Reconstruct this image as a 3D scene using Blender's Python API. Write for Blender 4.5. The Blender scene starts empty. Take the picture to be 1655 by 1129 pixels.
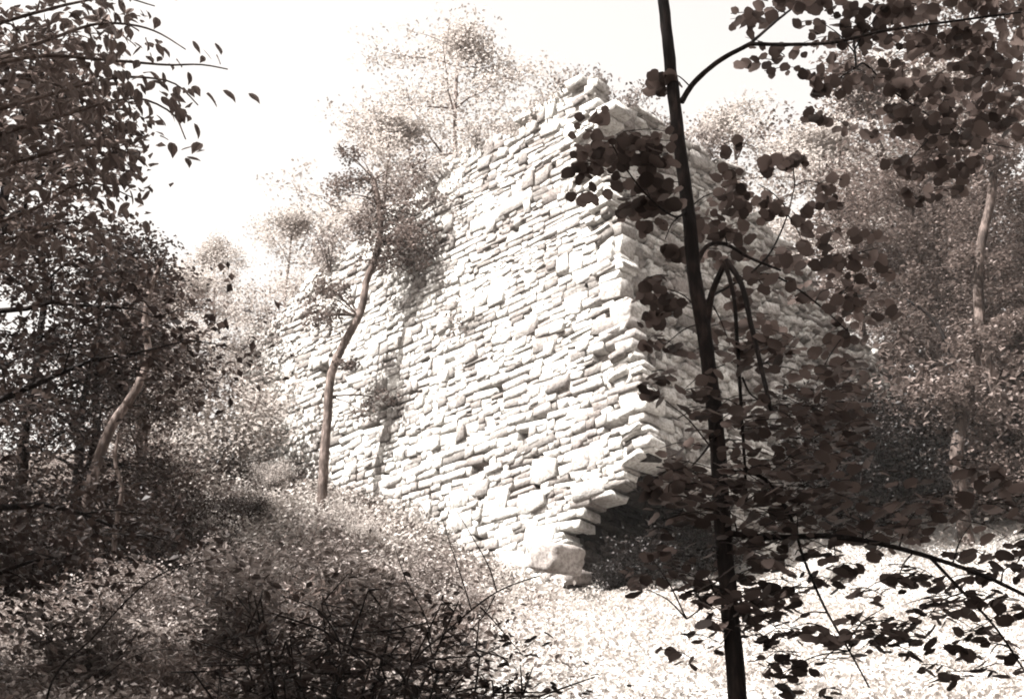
import bpy, math, random
import numpy as np
from mathutils import Vector, Matrix

scene = bpy.context.scene
C = scene.collection
rad = math.radians

# ------------------------------------------------------------------ camera, sky, sun, exposure
FPX, CX, CY, PITCH, EYE = 2580.0, 827.5, 564.5, rad(22.6), 1.6
cd = bpy.data.cameras.new("camera"); cam = bpy.data.objects.new("camera", cd); C.objects.link(cam)
cam.location = (0, 0, EYE); cam.rotation_euler = (rad(90) + PITCH, 0, 0)
cd.sensor_width = 36.0; cd.lens = 36.0 * FPX / 1655.0; cd.clip_start = 0.05; cd.clip_end = 2000
scene.camera = cam

SUN_H = Vector((-0.90, -0.44)).normalized(); SUN_EL = rad(52)
TO_SUN = Vector((SUN_H.x * math.cos(SUN_EL), SUN_H.y * math.cos(SUN_EL), math.sin(SUN_EL)))
world = bpy.data.worlds.new("World"); scene.world = world; world.use_nodes = True
wn, wl = world.node_tree.nodes, world.node_tree.links
bg = wn["Background"]; sky = wn.new("ShaderNodeTexSky"); sky.sky_type = 'NISHITA'; sky.sun_disc = False
sky.sun_elevation = SUN_EL; sky.sun_rotation = math.atan2(SUN_H.x, SUN_H.y); sky.dust_density = 6.0; sky.air_density = 1.6
hs = wn.new("ShaderNodeHueSaturation"); hs.inputs['Saturation'].default_value = 0.06   # a black-and-white photograph
wl.new(sky.outputs[0], hs.inputs['Color']); tone = wn.new("ShaderNodeMix"); tone.data_type = 'RGBA'; tone.blend_type = 'MULTIPLY'; tone.inputs[0].default_value = 1.0; tone.inputs[7].default_value = (1.0, 0.945, 0.895, 1)   # sepia print tone
wl.new(hs.outputs[0], tone.inputs[6]); wl.new(tone.outputs[2], bg.inputs[0]); bg.inputs[1].default_value = 0.071
sl = bpy.data.lights.new("sun", 'SUN'); sl.energy = 4.9; sl.angle = rad(0.6); sl.color = (1.0, 0.995, 0.975)
sun = bpy.data.objects.new("sun", sl); C.objects.link(sun); sun.rotation_euler = (-TO_SUN).to_track_quat('-Z', 'Y').to_euler()
vs = scene.view_settings; vs.view_transform = 'Standard'; vs.look = 'None'; vs.gamma = 1.0; vs.exposure = 2.24; vs.use_curve_mapping = False
scene.cycles.max_bounces = 6; scene.cycles.diffuse_bounces = 4; scene.cycles.transmission_bounces = 4
scene.cycles.use_denoising = True; scene.cycles.filter_width = 1.9

rng = np.random.default_rng(11); random.seed(11)

# ------------------------------------------------------------------ helpers
def P(px, py, Y):
    """photograph pixel at horizontal distance Y in front of the camera -> world point"""
    a, b = (px - CX) / FPX, -(py - CY) / FPX
    d = np.array([a, math.cos(PITCH) - b * math.sin(PITCH), math.sin(PITCH) + b * math.cos(PITCH)])
    return np.array([0, 0, EYE]) + d * (Y / d[1])
def project(p):
    v = np.asarray(p, float) - np.array([0, 0, EYE])
    z = v[..., 1] * math.cos(PITCH) + v[..., 2] * math.sin(PITCH)
    u = -v[..., 1] * math.sin(PITCH) + v[..., 2] * math.cos(PITCH)
    return CX + FPX * v[..., 0] / z, CY - FPX * u / z, z

GY = np.array([-300, -120, -60, -20, 0, 5, 11, 18, 24, 27, 31, 35, 45, 80, 160, 400.0])
GZ = np.array([-22, -13, -8, -3.6, -1.6, -0.15, 1.85, 4.15, 5.75, 7.1, 9.7, 11.5, 13.6, 17, 20, 24.0]) + EYE
GM = np.gradient(GZ, GY)
def G(x, y):
    x = np.asarray(x, float); y = np.asarray(y, float)
    i = np.clip(np.searchsorted(GY, y) - 1, 0, len(GY) - 2); h = GY[i + 1] - GY[i]; t = np.clip((y - GY[i]) / h, 0, 1)
    z = ((2*t**3 - 3*t**2 + 1) * GZ[i] + (t**3 - 2*t**2 + t) * h * GM[i] + (-2*t**3 + 3*t**2) * GZ[i + 1] + (t**3 - t**2) * h * GM[i + 1])
    z = z + 0.10*np.sin(x*0.9 + y*0.37) * np.cos(y*0.7 - x*0.2) + 0.05*np.sin(x*2.1 + 1.3)*np.sin(y*1.9) + 0.03*np.sin(x*4.3+y*3.1)
    z = z + np.where(x < -3, (-3 - x) * 0.05, 0) - 0.5 * np.exp(-((x + 1.8)**2 / 9.0 + (y - 26.6)**2 / 7.0))
    return z

def mesh_np(name, verts, faces, mat=None, smooth=False):
    """faces: list of index arrays (n,k)"""
    me = bpy.data.meshes.new(name); verts = np.asarray(verts, np.float32)
    faces = [np.asarray(f, np.int32) for f in faces if len(f)]
    me.vertices.add(len(verts)); me.vertices.foreach_set("co", verts.ravel())
    nl = sum(f.size for f in faces); npoly = sum(len(f) for f in faces)
    me.loops.add(nl); me.polygons.add(npoly)
    me.loops.foreach_set("vertex_index", np.concatenate([f.ravel() for f in faces]))
    tot = np.concatenate([np.full(len(f), f.shape[1], np.int32) for f in faces])
    me.polygons.foreach_set("loop_start", np.concatenate([[0], np.cumsum(tot)[:-1]]).astype(np.int32))
    me.polygons.foreach_set("loop_total", tot)
    if smooth: me.polygons.foreach_set("use_smooth", np.ones(npoly, bool))
    me.update(calc_edges=True); me.validate()
    if mat: me.materials.append(mat)
    return me
def link(name, data, parent=None, kind=None):
    o = bpy.data.objects.new(name, data); C.objects.link(o)
    if parent is not None: o.parent = parent
    if kind: o['kind'] = kind
    return o
def thing(name, label, cat, loc=(0, 0, 0), rz=0.0, group=None):
    o = bpy.data.objects.new(name, None); C.objects.link(o); o.empty_display_size = 0.3
    o.location = [float(q) for q in loc]; o.rotation_euler = (0, 0, rz)
    return tag(o, label, cat, group)
def tag(o, label, cat, group=None):
    o['label'] = label; o['category'] = cat
    if group: o['group'] = group
    return o

class MB:
    def __init__(s): s.V, s.F, s.T, s.n = [], [], [], 0
    def add(s, vft):
        v, f, t = vft; s.V.append(v); s.F.append(f + s.n); s.T.append(t + s.n); s.n += len(v)
    def mesh(s, name, mat, origin=(0, 0, 0), smooth=True):
        return mesh_np(name, np.concatenate(s.V) - np.asarray(origin), [np.concatenate(s.F), np.concatenate(s.T)], mat, smooth)
# ------------------------------------------------------------------ materials
def warm(c): return (c[0], c[1] * 0.92, c[2] * 0.88)
def new_mat(name):
    m = bpy.data.materials.new(name); m.use_nodes = True
    nt = m.node_tree; return m, nt, nt.nodes, nt.links, nt.nodes["Principled BSDF"]
def ramp(n, stops):
    r = n.new("ShaderNodeValToRGB"); e = r.color_ramp.elements
    while len(e) < len(stops): e.new(0.5)
    for k, (p, c) in enumerate(stops): e[k].position = p; e[k].color = (*c, 1)
    return r
def leaf_mat(name, c0, c1, trans=0.35, rough=0.55):
    m, nt, n, l, b = new_mat(name)
    gi = n.new("ShaderNodeNewGeometry"); oi = n.new("ShaderNodeObjectInfo")
    ad = n.new("ShaderNodeMath"); ad.operation = 'ADD'; fr = n.new("ShaderNodeMath"); fr.operation = 'FRACT'
    l.new(gi.outputs['Random Per Island'], ad.inputs[0]); l.new(oi.outputs['Random'], ad.inputs[1]); l.new(ad.outputs[0], fr.inputs[0])
    r = ramp(n, [(0, warm(c0)), (1, warm(c1))]); l.new(fr.outputs[0], r.inputs[0])
    l.new(r.outputs[0], b.inputs['Base Color']); b.inputs['Roughness'].default_value = rough; b.inputs['Specular IOR Level'].default_value = 0.25
    t = n.new("ShaderNodeBsdfTranslucent"); l.new(r.outputs[0], t.inputs[0])
    mx = n.new("ShaderNodeMixShader"); mx.inputs[0].default_value = trans
    l.new(b.outputs[0], mx.inputs[1]); l.new(t.outputs[0], mx.inputs[2]); l.new(mx.outputs[0], n["Material Output"].inputs[0])
    return m
def bark_mat(name, c0, c1, scale=30, zs=0.25):
    m, nt, n, l, b = new_mat(name)
    tc = n.new("ShaderNodeTexCoord"); mp = n.new("ShaderNodeMapping"); mp.inputs['Scale'].default_value = (1, 1, zs)
    no = n.new("ShaderNodeTexNoise"); no.inputs['Scale'].default_value = scale; no.inputs['Detail'].default_value = 5
    no2 = n.new("ShaderNodeTexNoise"); no2.inputs['Scale'].default_value = 3; no2.inputs['Detail'].default_value = 3
    l.new(tc.outputs['Object'], mp.inputs[0]); l.new(mp.outputs[0], no.inputs[0]); l.new(tc.outputs['Object'], no2.inputs[0])
    ad = n.new("ShaderNodeMath"); ad.operation = 'MULTIPLY_ADD'; ad.inputs[1].default_value = 0.5; l.new(no2.outputs[0], ad.inputs[0])
    ml = n.new("ShaderNodeMath"); ml.operation = 'MULTIPLY'; ml.inputs[1].default_value = 0.5; l.new(no.outputs[0], ml.inputs[0]); l.new(ml.outputs[0], ad.inputs[2])
    r = ramp(n, [(0.40, warm(tuple(q * 0.6 for q in c0))), (0.50, warm(c0)), (0.62, warm(c1))]); l.new(ad.outputs[0], r.inputs[0]); l.new(r.outputs[0], b.inputs['Base Color'])
    b.inputs['Roughness'].default_value = 0.9; b.inputs['Specular IOR Level'].default_value = 0.15
    bp = n.new("ShaderNodeBump"); bp.inputs['Strength'].default_value = 0.7; bp.inputs['Distance'].default_value = 0.02
    l.new(no.outputs[0], bp.inputs['Height']); l.new(bp.outputs[0], b.inputs['Normal'])
    return m
def stone_mat(name, lo, hi, stain):
    m, nt, n, l, b = new_mat(name)
    gi = n.new("ShaderNodeNewGeometry"); oi = n.new("ShaderNodeObjectInfo"); 
    ad = n.new("ShaderNodeMath"); ad.operation = 'ADD'; fr = n.new("ShaderNodeMath"); fr.operation = 'FRACT'
    l.new(gi.outputs['Random Per Island'], ad.inputs[0]); l.new(oi.outputs['Random'], ad.inputs[1]); l.new(ad.outputs[0], fr.inputs[0])
    r = ramp(n, [(0, tuple(q * 0.6 for q in lo)), (0.14, lo), (0.4, tuple(0.35*a+0.65*c for a, c in zip(lo, hi))), (1, hi)]); l.new(fr.outputs[0], r.inputs[0])
    no = n.new("ShaderNodeTexNoise"); no.inputs['Scale'].default_value = 1.1; no.inputs['Detail'].default_value = 8; no.inputs['Roughness'].default_value = 0.65
    l.new(gi.outputs['Position'], no.inputs[0])
    r2 = ramp(n, [(0.49, (0, 0, 0)), (0.63, (1, 1, 1))]); l.new(no.outputs[0], r2.inputs[0])
    fm = n.new("ShaderNodeMath"); fm.operation = 'MULTIPLY'; fm.inputs[1].default_value = 0.66; l.new(r2.outputs[0], fm.inputs[0])
    mx = n.new("ShaderNodeMix"); mx.data_type = 'RGBA'; l.new(fm.outputs[0], mx.inputs[0]); l.new(r.outputs[0], mx.inputs[6]); mx.inputs[7].default_value = (*stain, 1)
    n3 = n.new("ShaderNodeTexNoise"); n3.inputs['Scale'].default_value = 16; n3.inputs['Detail'].default_value = 6; n3.inputs['Roughness'].default_value = 0.7; l.new(gi.outputs['Position'], n3.inputs[0])
    r3 = ramp(n, [(0.32, (0.42, 0.39, 0.37)), (0.58, (1, 1, 1))]); l.new(n3.outputs[0], r3.inputs[0])
    m2 = n.new("ShaderNodeMix"); m2.data_type = 'RGBA'; m2.blend_type = 'MULTIPLY'; m2.inputs[0].default_value = 1; l.new(mx.outputs[2], m2.inputs[6]); l.new(r3.outputs[0], m2.inputs[7])
    l.new(m2.outputs[2], b.inputs['Base Color']); b.inputs['Roughness'].default_value = 0.92; b.inputs['Specular IOR Level'].default_value = 0.2
    bp = n.new("ShaderNodeBump"); bp.inputs['Strength'].default_value = 0.9; bp.inputs['Distance'].default_value = 0.03
    l.new(n3.outputs[0], bp.inputs['Height']); l.new(bp.outputs[0], b.inputs['Normal'])
    return m
M_STONE = stone_mat("stone", (0.22, 0.20, 0.185), (0.50, 0.485, 0.46), (0.15, 0.125, 0.115))
M_CORE = stone_mat("rubble_core", (0.22, 0.195, 0.18), (0.30, 0.275, 0.26), (0.16, 0.14, 0.13))
M_CAVITY = stone_mat("cavity_shade_stone", (0.035, 0.028, 0.025), (0.09, 0.075, 0.068), (0.02, 0.016, 0.014))  # the cavity's deep shade put into the colour of its lining stones
M_NEARLEAF = leaf_mat("near_leaf", (0.030, 0.024, 0.022), (0.105, 0.085, 0.078), 0.62, 0.5)
M_LEFTLEAF = leaf_mat("beech_leaf", (0.10, 0.082, 0.076), (0.17, 0.145, 0.135), 0.6)
M_MID = leaf_mat("mid_leaf", (0.05, 0.040, 0.036), (0.16, 0.135, 0.125), 0.30)
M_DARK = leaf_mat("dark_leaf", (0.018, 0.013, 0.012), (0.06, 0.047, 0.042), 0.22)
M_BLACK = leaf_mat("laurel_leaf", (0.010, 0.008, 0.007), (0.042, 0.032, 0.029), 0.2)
M_PALE = leaf_mat("glare_pale_leaf", (0.24, 0.23, 0.22), (0.42, 0.41, 0.395), 0.5)  # overexposed glare of the far crowns put into the leaf colour
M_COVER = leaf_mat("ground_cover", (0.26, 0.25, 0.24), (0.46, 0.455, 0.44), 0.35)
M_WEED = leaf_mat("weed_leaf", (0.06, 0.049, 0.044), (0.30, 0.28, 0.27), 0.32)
M_BARKD = bark_mat("dark_bark", (0.008, 0.006, 0.0055), (0.028, 0.021, 0.019), 45)
M_BARKM = bark_mat("grey_bark", (0.07, 0.056, 0.050), (0.17, 0.145, 0.135), 26)
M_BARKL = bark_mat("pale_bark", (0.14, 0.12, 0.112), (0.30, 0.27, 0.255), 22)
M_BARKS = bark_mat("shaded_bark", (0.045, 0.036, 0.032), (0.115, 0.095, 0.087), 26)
def ground_mat():
    m, nt, n, l, b = new_mat("forest_floor")
    gi = n.new("ShaderNodeNewGeometry")
    no = n.new("ShaderNodeTexNoise"); no.inputs['Scale'].default_value = 0.45; no.inputs['Detail'].default_value = 6; l.new(gi.outputs['Position'], no.inputs[0])
    n2 = n.new("ShaderNodeTexVoronoi"); n2.inputs['Scale'].default_value = 14; l.new(gi.outputs['Position'], n2.inputs[0])
    r = ramp(n, [(0.35, (0.055, 0.043, 0.038)), (0.65, (0.13, 0.112, 0.102))]); l.new(no.outputs[0], r.inputs[0])
    r2 = ramp(n, [(0, (0.6, 0.58, 0.56)), (1, (1.25, 1.22, 1.2))]); l.new(n2.outputs['Color'], r2.inputs[0])
    mx = n.new("ShaderNodeMix"); mx.data_type = 'RGBA'; mx.blend_type = 'MULTIPLY'; mx.inputs[0].default_value = 1
    l.new(r.outputs[0], mx.inputs[6]); l.new(r2.outputs[0], mx.inputs[7])
    # the clearing's trodden pale turf, a vertex mask
    at = n.new("ShaderNodeAttribute"); at.attribute_name = "turf"
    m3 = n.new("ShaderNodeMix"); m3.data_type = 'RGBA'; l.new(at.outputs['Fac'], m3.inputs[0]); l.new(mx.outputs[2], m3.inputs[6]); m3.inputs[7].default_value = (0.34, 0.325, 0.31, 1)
    l.new(m3.outputs[2], b.inputs['Base Color']); b.inputs['Roughness'].default_value = 0.95; b.inputs['Specular IOR Level'].default_value = 0.1
    bp = n.new("ShaderNodeBump"); bp.inputs['Strength'].default_value = 1; bp.inputs['Distance'].default_value = 0.06
    l.new(n2.outputs['Distance'], bp.inputs['Height']); l.new(bp.outputs[0], b.inputs['Normal'])
    return m

# ------------------------------------------------------------------ ground
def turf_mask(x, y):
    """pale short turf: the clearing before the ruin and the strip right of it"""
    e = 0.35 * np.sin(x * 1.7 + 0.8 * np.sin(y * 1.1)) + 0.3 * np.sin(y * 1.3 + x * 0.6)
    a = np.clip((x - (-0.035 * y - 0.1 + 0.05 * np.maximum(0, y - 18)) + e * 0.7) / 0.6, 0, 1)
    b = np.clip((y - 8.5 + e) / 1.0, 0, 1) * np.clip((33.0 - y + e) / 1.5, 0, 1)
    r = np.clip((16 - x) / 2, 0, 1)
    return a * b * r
ax = np.concatenate([np.linspace(-300, -30, 14)[:-1], np.linspace(-30, -12, 22)[:-1], np.linspace(-12, 14, 90)[:-1], np.linspace(14, 32, 22)[:-1], np.linspace(32, 300, 14)])
ay = np.concatenate([np.linspace(-300, -20, 14)[:-1], np.linspace(-20, 4, 24)[:-1], np.linspace(4, 36, 110)[:-1], np.linspace(36, 60, 24)[:-1], np.linspace(60, 400, 18)])
XX, YY = np.meshgrid(ax, ay); nx, ny = len(ax), len(ay)
gv = np.stack([XX, YY, G(XX, YY)], -1).reshape(-1, 3)
ii = (np.arange(ny - 1)[:, None] * nx + np.arange(nx - 1)[None]).ravel()
gme = mesh_np("ground", gv, [np.stack([ii, ii + 1, ii + 1 + nx, ii + nx], 1)], ground_mat(), True)
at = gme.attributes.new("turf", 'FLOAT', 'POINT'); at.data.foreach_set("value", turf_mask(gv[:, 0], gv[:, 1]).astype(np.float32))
ground = link("ground", gme, kind="structure"); tag(ground, "steep brown hillside of leaf litter and pale turf", "ground")

# ------------------------------------------------------------------ the stone stack
def unit_rocks(n=14):
    out = []
    for k in range(n):
        r = np.random.default_rng(100 + k); V = []; idx = {}
        inset = 0.018 + 0.035 * r.random()
        corner = {}
        for sx in (-1, 1):
            for sy in (-1, 1):
                for sz in (-1, 1):
                    c = np.array([sx, sy, sz]) * 0.5
                    j = (r.random(3) - 0.5) * np.array([0.16, 0.12, 0.26]); corner[(sx, sy, sz)] = c + j
        for key, c in corner.items():
            for a in range(3):
                v = c.copy()
                for q in range(3):
                    if q != a: v[q] -= key[q] * inset * (0.6 + 0.8 * r.random())
                idx[(key, a)] = len(V); V.append(v)
        V = np.array(V); quads, tris = [], []
        for a in range(3):
            b, c = (a + 1) % 3, (a + 2) % 3
            for s in (-1, 1):
                q = []
                for (tb, tc) in ((-1, -1), (1, -1), (1, 1), (-1, 1)):
                    k3 = [0, 0, 0]; k3[a] = s; k3[b] = tb; k3[c] = tc; q.append(idx[(tuple(k3), a)])
                quads.append(q if s > 0 else q[::-1])
                for t in (-1, 1):       # edge between face (a,s) and face (b,t)
                    k0 = [0, 0, 0]; k0[a] = s; k0[b] = t; k0[c] = -1; k1 = list(k0); k1[c] = 1
                    e = [idx[(tuple(k0), a)], idx[(tuple(k0), b)], idx[(tuple(k1), b)], idx[(tuple(k1), a)]]
                    quads.append(e if s * t > 0 else e[::-1])
        for key in corner:
            t = [idx[(key, 0)], idx[(key, 1)], idx[(key, 2)]]
            tris.append(t if key[0] * key[1] * key[2] > 0 else t[::-1])
        out.append((V, np.array(quads), np.array(tris)))
    return out
ROCKS = unit_rocks(); ROCKME = [mesh_np("stone", v, [q, t], M_STONE) for v, q, t in ROCKS]
BA, BB, HT = 0.08, 0.205, 11.0
O = P(1074, 925, 25.0); O[2] = float(G(O[0], O[1])) - 0.15
dL = np.array([-0.70, 0.714, 0.0]); dL /= np.linalg.norm(dL); dR = np.array([0.714, 0.70, 0.0]); dR /= np.linalg.norm(dR)
UZ = np.array([0, 0, 1.0])
def face_pt(side, u, v, out=0.0):
    if side == 0: return O + dL * (u + BB * v) + dR * (BA * v - out) + UZ * v
    return O + dR * (u + BA * v) + dL * (BB * v - out) + UZ * v
UL, UR = 11.6, 9.5
def top_L(u):
    base = HT - 0.05 * u if u < 5.0 else HT - 0.25 - (u - 5.0) * 0.30
    return base + 0.16 * math.sin(u * 2.3) + 0.12 * math.sin(u * 5.1 + 1)
def top_R(u):
    base = HT - 0.02 * u if u < 3.8 else HT - 0.08 - (u - 3.8) * 0.75
    return base + 0.15 * math.sin(u * 2.9 + 2) + 0.12 * math.sin(u * 6.1)
CUTU, CUTR, CUTV = 2.05, 2.7, 2.75
def cut(u, v, lim):   # the fallen corner: stones missing below this line
    return v < CUTV and u < lim * min(1.0, (CUTV - v) / 1.15) 
stones = []     # (matrix4, variant, size weight)
def add_stone(pos, ex, ey, ez, w, h, d, var=None, jit=0.05, force=False):
    a, b2, c = (rng.normal(0, jit, 3)).tolist()
    R = np.array(Matrix.Rotation(a * 0.35, 3, 'X') @ Matrix.Rotation(b2, 3, 'Y') @ Matrix.Rotation(c * 0.45, 3, 'Z'))
    F = np.stack([ex, ey, ez], 1) @ R
    m = np.eye(4); m[:3, :3] = F * np.array([w, d, h]); m[:3, 3] = pos
    x, y, z = project(pos)
    stones.append((m, int(rng.integers(len(ROCKS))) if var is None else var, w * h / z**2 * (1e9 if force else 1)))
def lay_face(side, umax, topf, u0=-0.05, v0=-0.6, hole=None, setback=0.0, vmax=99, row_lo=0.12, row_hi=0.27, rough=0.010):
    e_u = dL if side == 0 else dR
    inward = dR if side == 0 else dL
    bat = BA if side == 0 else BB
    up = UZ + inward * bat; up /= np.linalg.norm(up)
    nrm = np.cross(e_u, up); nrm = nrm if np.dot(nrm, inward) > 0 else -nrm      # into the wall
    v = v0; row = 0
    while v < min(HT + 0.2, vmax):
        rh = rng.uniform(row_lo, row_hi) if rng.random() > 0.12 else rng.uniform(0.30, 0.42)
        u = u0 - rng.random() * 0.25; row += 1
        while u < umax:
            w = float(np.clip(rng.lognormal(math.log(0.27), 0.48), 0.10, 0.95))
            k = 1 if rh < 0.19 else int(rng.choice([1, 2, 2, 3, 3] if rh < 0.3 else [1, 2, 3, 3]))
            if rh > 0.28 and k == 1: w = max(w, 0.35)
            if v > HT - 1.6 and u < 1.6: w = max(w, 0.5)
            if u < 0.3:
                w = max(w, rng.uniform(0.35, 0.85)); k = 1 if rng.random() < 0.65 else k
            vv = v
            wav = 0.035 * math.sin(u * 1.3 + row) + 0.05 * math.sin(u * 0.5 + 2)
            cuts = np.sort(rng.uniform(0.3, 0.7, k - 1)) if k == 2 else (np.array([0.33, 0.66]) + rng.uniform(-0.07, 0.07, 2) if k == 3 else np.array([]))
            ed = np.concatenate([[0], cuts, [1]]) * rh
            for q in range(k):
                parts = 1 if (w < 0.28 or k == 1 or rng.random() < 0.4) else 2
                us = np.linspace(u, u + w, parts + 1)
                if parts == 2: us[1] += rng.uniform(-0.1, 0.1) * w
                for s in range(parts):
                    ww, hh = us[s + 1] - us[s], ed[q + 1] - ed[q]
                    uc, vc = 0.5 * (us[s] + us[s + 1]), v + 0.5 * (ed[q] + ed[q + 1]) + wav + rng.normal(0, 0.012)
                    if vc > topf(max(uc, 0)) or (hole and hole(uc, vc)) or rng.random() < 0.012: continue
                    d = rng.uniform(0.34, 0.46)
                    proud = rng.normal(0.02, rough if uc > 0.5 else 0.03) + (0.05 * rng.random() if hh > 0.2 else 0)
                    p = face_pt(side, uc, vc) + inward * (setback - proud + d * 0.5)
                    add_stone(p, e_u, nrm, up, max(ww - 0.006, 0.06) * rng.uniform(0.94, 1.08), max(hh - 0.004, 0.035) * rng.uniform(0.93, 1.10), d, jit=0.045 + rough if vc < topf(max(uc, 0)) - 0.5 else 0.11)
            u += w
        v += rh
lay_face(0, UL, top_L, hole=lambda u, v: cut(u, v, CUTU))
lay_face(1, UR, top_R, hole=lambda u, v: cut(u, v, CUTR) or rng.random() < 0.04, u0=0.1, rough=0.055)
n_face = len(stones)
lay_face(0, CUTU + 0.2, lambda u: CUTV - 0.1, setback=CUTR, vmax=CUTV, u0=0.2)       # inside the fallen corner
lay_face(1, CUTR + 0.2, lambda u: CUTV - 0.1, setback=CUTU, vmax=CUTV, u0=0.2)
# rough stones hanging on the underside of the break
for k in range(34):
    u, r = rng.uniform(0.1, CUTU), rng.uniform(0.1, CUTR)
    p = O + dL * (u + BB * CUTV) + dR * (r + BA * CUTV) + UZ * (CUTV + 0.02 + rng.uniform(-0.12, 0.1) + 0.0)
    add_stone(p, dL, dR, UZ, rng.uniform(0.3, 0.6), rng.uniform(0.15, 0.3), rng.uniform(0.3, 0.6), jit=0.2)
n_lining = len(stones)
# jagged top: loose slabs along both upper edges
for side, um, tf in ((0, 5.2, top_L), (1, 8.0, top_R)):
    u = 0.0
    while u < um:
        w = rng.uniform(0.35, 0.95); e_u = dL if side == 0 else dR; inw = dR if side == 0 else dL
        p = face_pt(side, u + w / 2, tf(u) + 0.02) + inw * rng.uniform(0.15, 0.45)
        add_stone(p, e_u, inw, UZ, w, rng.uniform(0.08, 0.20), rng.uniform(0.5, 0.8), jit=0.07); u += w * rng.uniform(0.8, 1.7)
# named big stones of the photograph: (px, py, side, w, h)
def on_face(px, py, side):
    best = None
    for u in np.linspace(0, 11, 111):
        for v in np.linspace(0, 10.2, 103):
            x, y, z = project(face_pt(side, u, v)); e = (x - px)**2 + (y - py)**2
            if best is None or e < best[0]: best = (e, u, v)
    return best[1], best[2]
for px, py, w, h in ((885, 556, 0.62, 0.36), (1005, 508, 0.55, 0.42), (945, 172, 1.25, 0.26), (975, 140, 0.8, 0.2), (985, 200, 0.8, 0.24), (800, 815, 0.62, 0.55), (955, 790, 0.75, 0.30), (905, 620, 0.6, 0.26), (835, 330, 0.9, 0.3), (720, 285, 0.8, 0.36), (790, 360, 1.0, 0.3), (870, 870, 0.75, 0.42), (830, 915, 0.72, 0.5), (1025, 655, 0.6, 0.32)):
    u, v = on_face(px, py, 0); up = UZ + dR * BA; up /= np.linalg.norm(up)
    add_stone(face_pt(0, u, v) + dR * (0.25 - 0.055), dL, dR, up, w, h, 0.5, jit=0.03, force=True)
stack = thing("stone_furnace", "tall ruined dry stone furnace stack with a fallen lower corner", "ruin", O + np.array([0, 0, 0.1]))
Minv = np.eye(4); Minv[:3, 3] = -np.array(stack.location)
# the corner block lying out at the foot
bp_ = P(900, 899, 24.5)
ex = np.array([0.74, 0.67, 0.06]); ex /= np.linalg.norm(ex); ez = np.array([0.1, -0.28, 0.95]); ey = np.cross(ez, ex); ey /= np.linalg.norm(ey); ez = np.cross(ex, ey)
def rough_block(seed, n=7, mat=None):
    rr = np.random.default_rng(seed); g = np.linspace(-0.5, 0.5, n); idx = {}; V = []; Q = []
    def vid(i, j, k):
        if (i, j, k) not in idx:
            p = np.array([g[i], g[j], g[k]]); e = np.sort(np.abs(p)); p = p * (1 - 0.05 * (e[1] > 0.45) - 0.06 * (e[0] > 0.45))
            w = np.array([math.sin(7 * p[1] + 5 * p[2] + seed), math.sin(6 * p[0] - 8 * p[2]), math.sin(9 * p[0] + 4 * p[1] + 2)])
            idx[(i, j, k)] = len(V); V.append(p + 0.030 * w + rr.normal(0, 0.011, 3))
        return idx[(i, j, k)]
    for a in range(n - 1):
        for b in range(n - 1):
            for s0, flip in ((0, False), (n - 1, True)):
                for mk in (lambda u, v: (s0, u, v), lambda u, v: (v, s0, u), lambda u, v: (u, v, s0)):
                    q = [vid(*mk(a, b)), vid(*mk(a, b + 1)), vid(*mk(a + 1, b + 1)), vid(*mk(a + 1, b))]; Q.append(q[::-1] if flip else q)
    return mesh_np("stone", np.array(V), [np.array(Q)], mat or M_STONE)
M_BLOCK = stone_mat("shade_brown_block", (0.24, 0.215, 0.20), (0.32, 0.29, 0.27), (0.14, 0.12, 0.11))  # darker stone, with the shade of its front face also put into the colour
bo = link("corner_block", rough_block(3, mat=M_BLOCK), stack); bm_ = np.eye(4); bm_[:3, :3] = np.stack([ex * 0.68, ey * 0.6, ez * 0.46], 1); bm_[:3, 3] = bp_ - np.array(stack.location) - np.array([0, 0, 0.03])
bo.matrix_local = Matrix(bm_.tolist()); bo['label'] = "squared foot block jutting out below the broken corner"
order = np.argsort([-s[2] if not (n_face <= i < n_lining) else 0 for i, s in enumerate(stones)]); big = set(order[:299].tolist())
VV, QQ, TT, off = [], [], [], 0
SV = MB()
for i, (m, k, s) in enumerate(stones):
    if i in big:
        o = link("stone", ROCKME[k], stack); o.matrix_local = Matrix((Minv @ m).tolist())
    elif n_face <= i < n_lining:
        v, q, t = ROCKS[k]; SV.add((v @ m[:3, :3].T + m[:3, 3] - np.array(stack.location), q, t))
    else:
        v, q, t = ROCKS[k]; VV.append(v @ m[:3, :3].T + m[:3, 3] - np.array(stack.location)); QQ.append(q + off); TT.append(t + off); off += len(v)
link("small_stones", mesh_np("small_stones", np.concatenate(VV), [np.concatenate(QQ), np.concatenate(TT)], M_STONE), stack, "stuff")
so = link("cavity_lining", SV.mesh("cavity_lining", M_CAVITY, smooth=False), stack, "stuff"); so['label'] = "rubble inside the broken corner with shade put into its dark colour"
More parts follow.
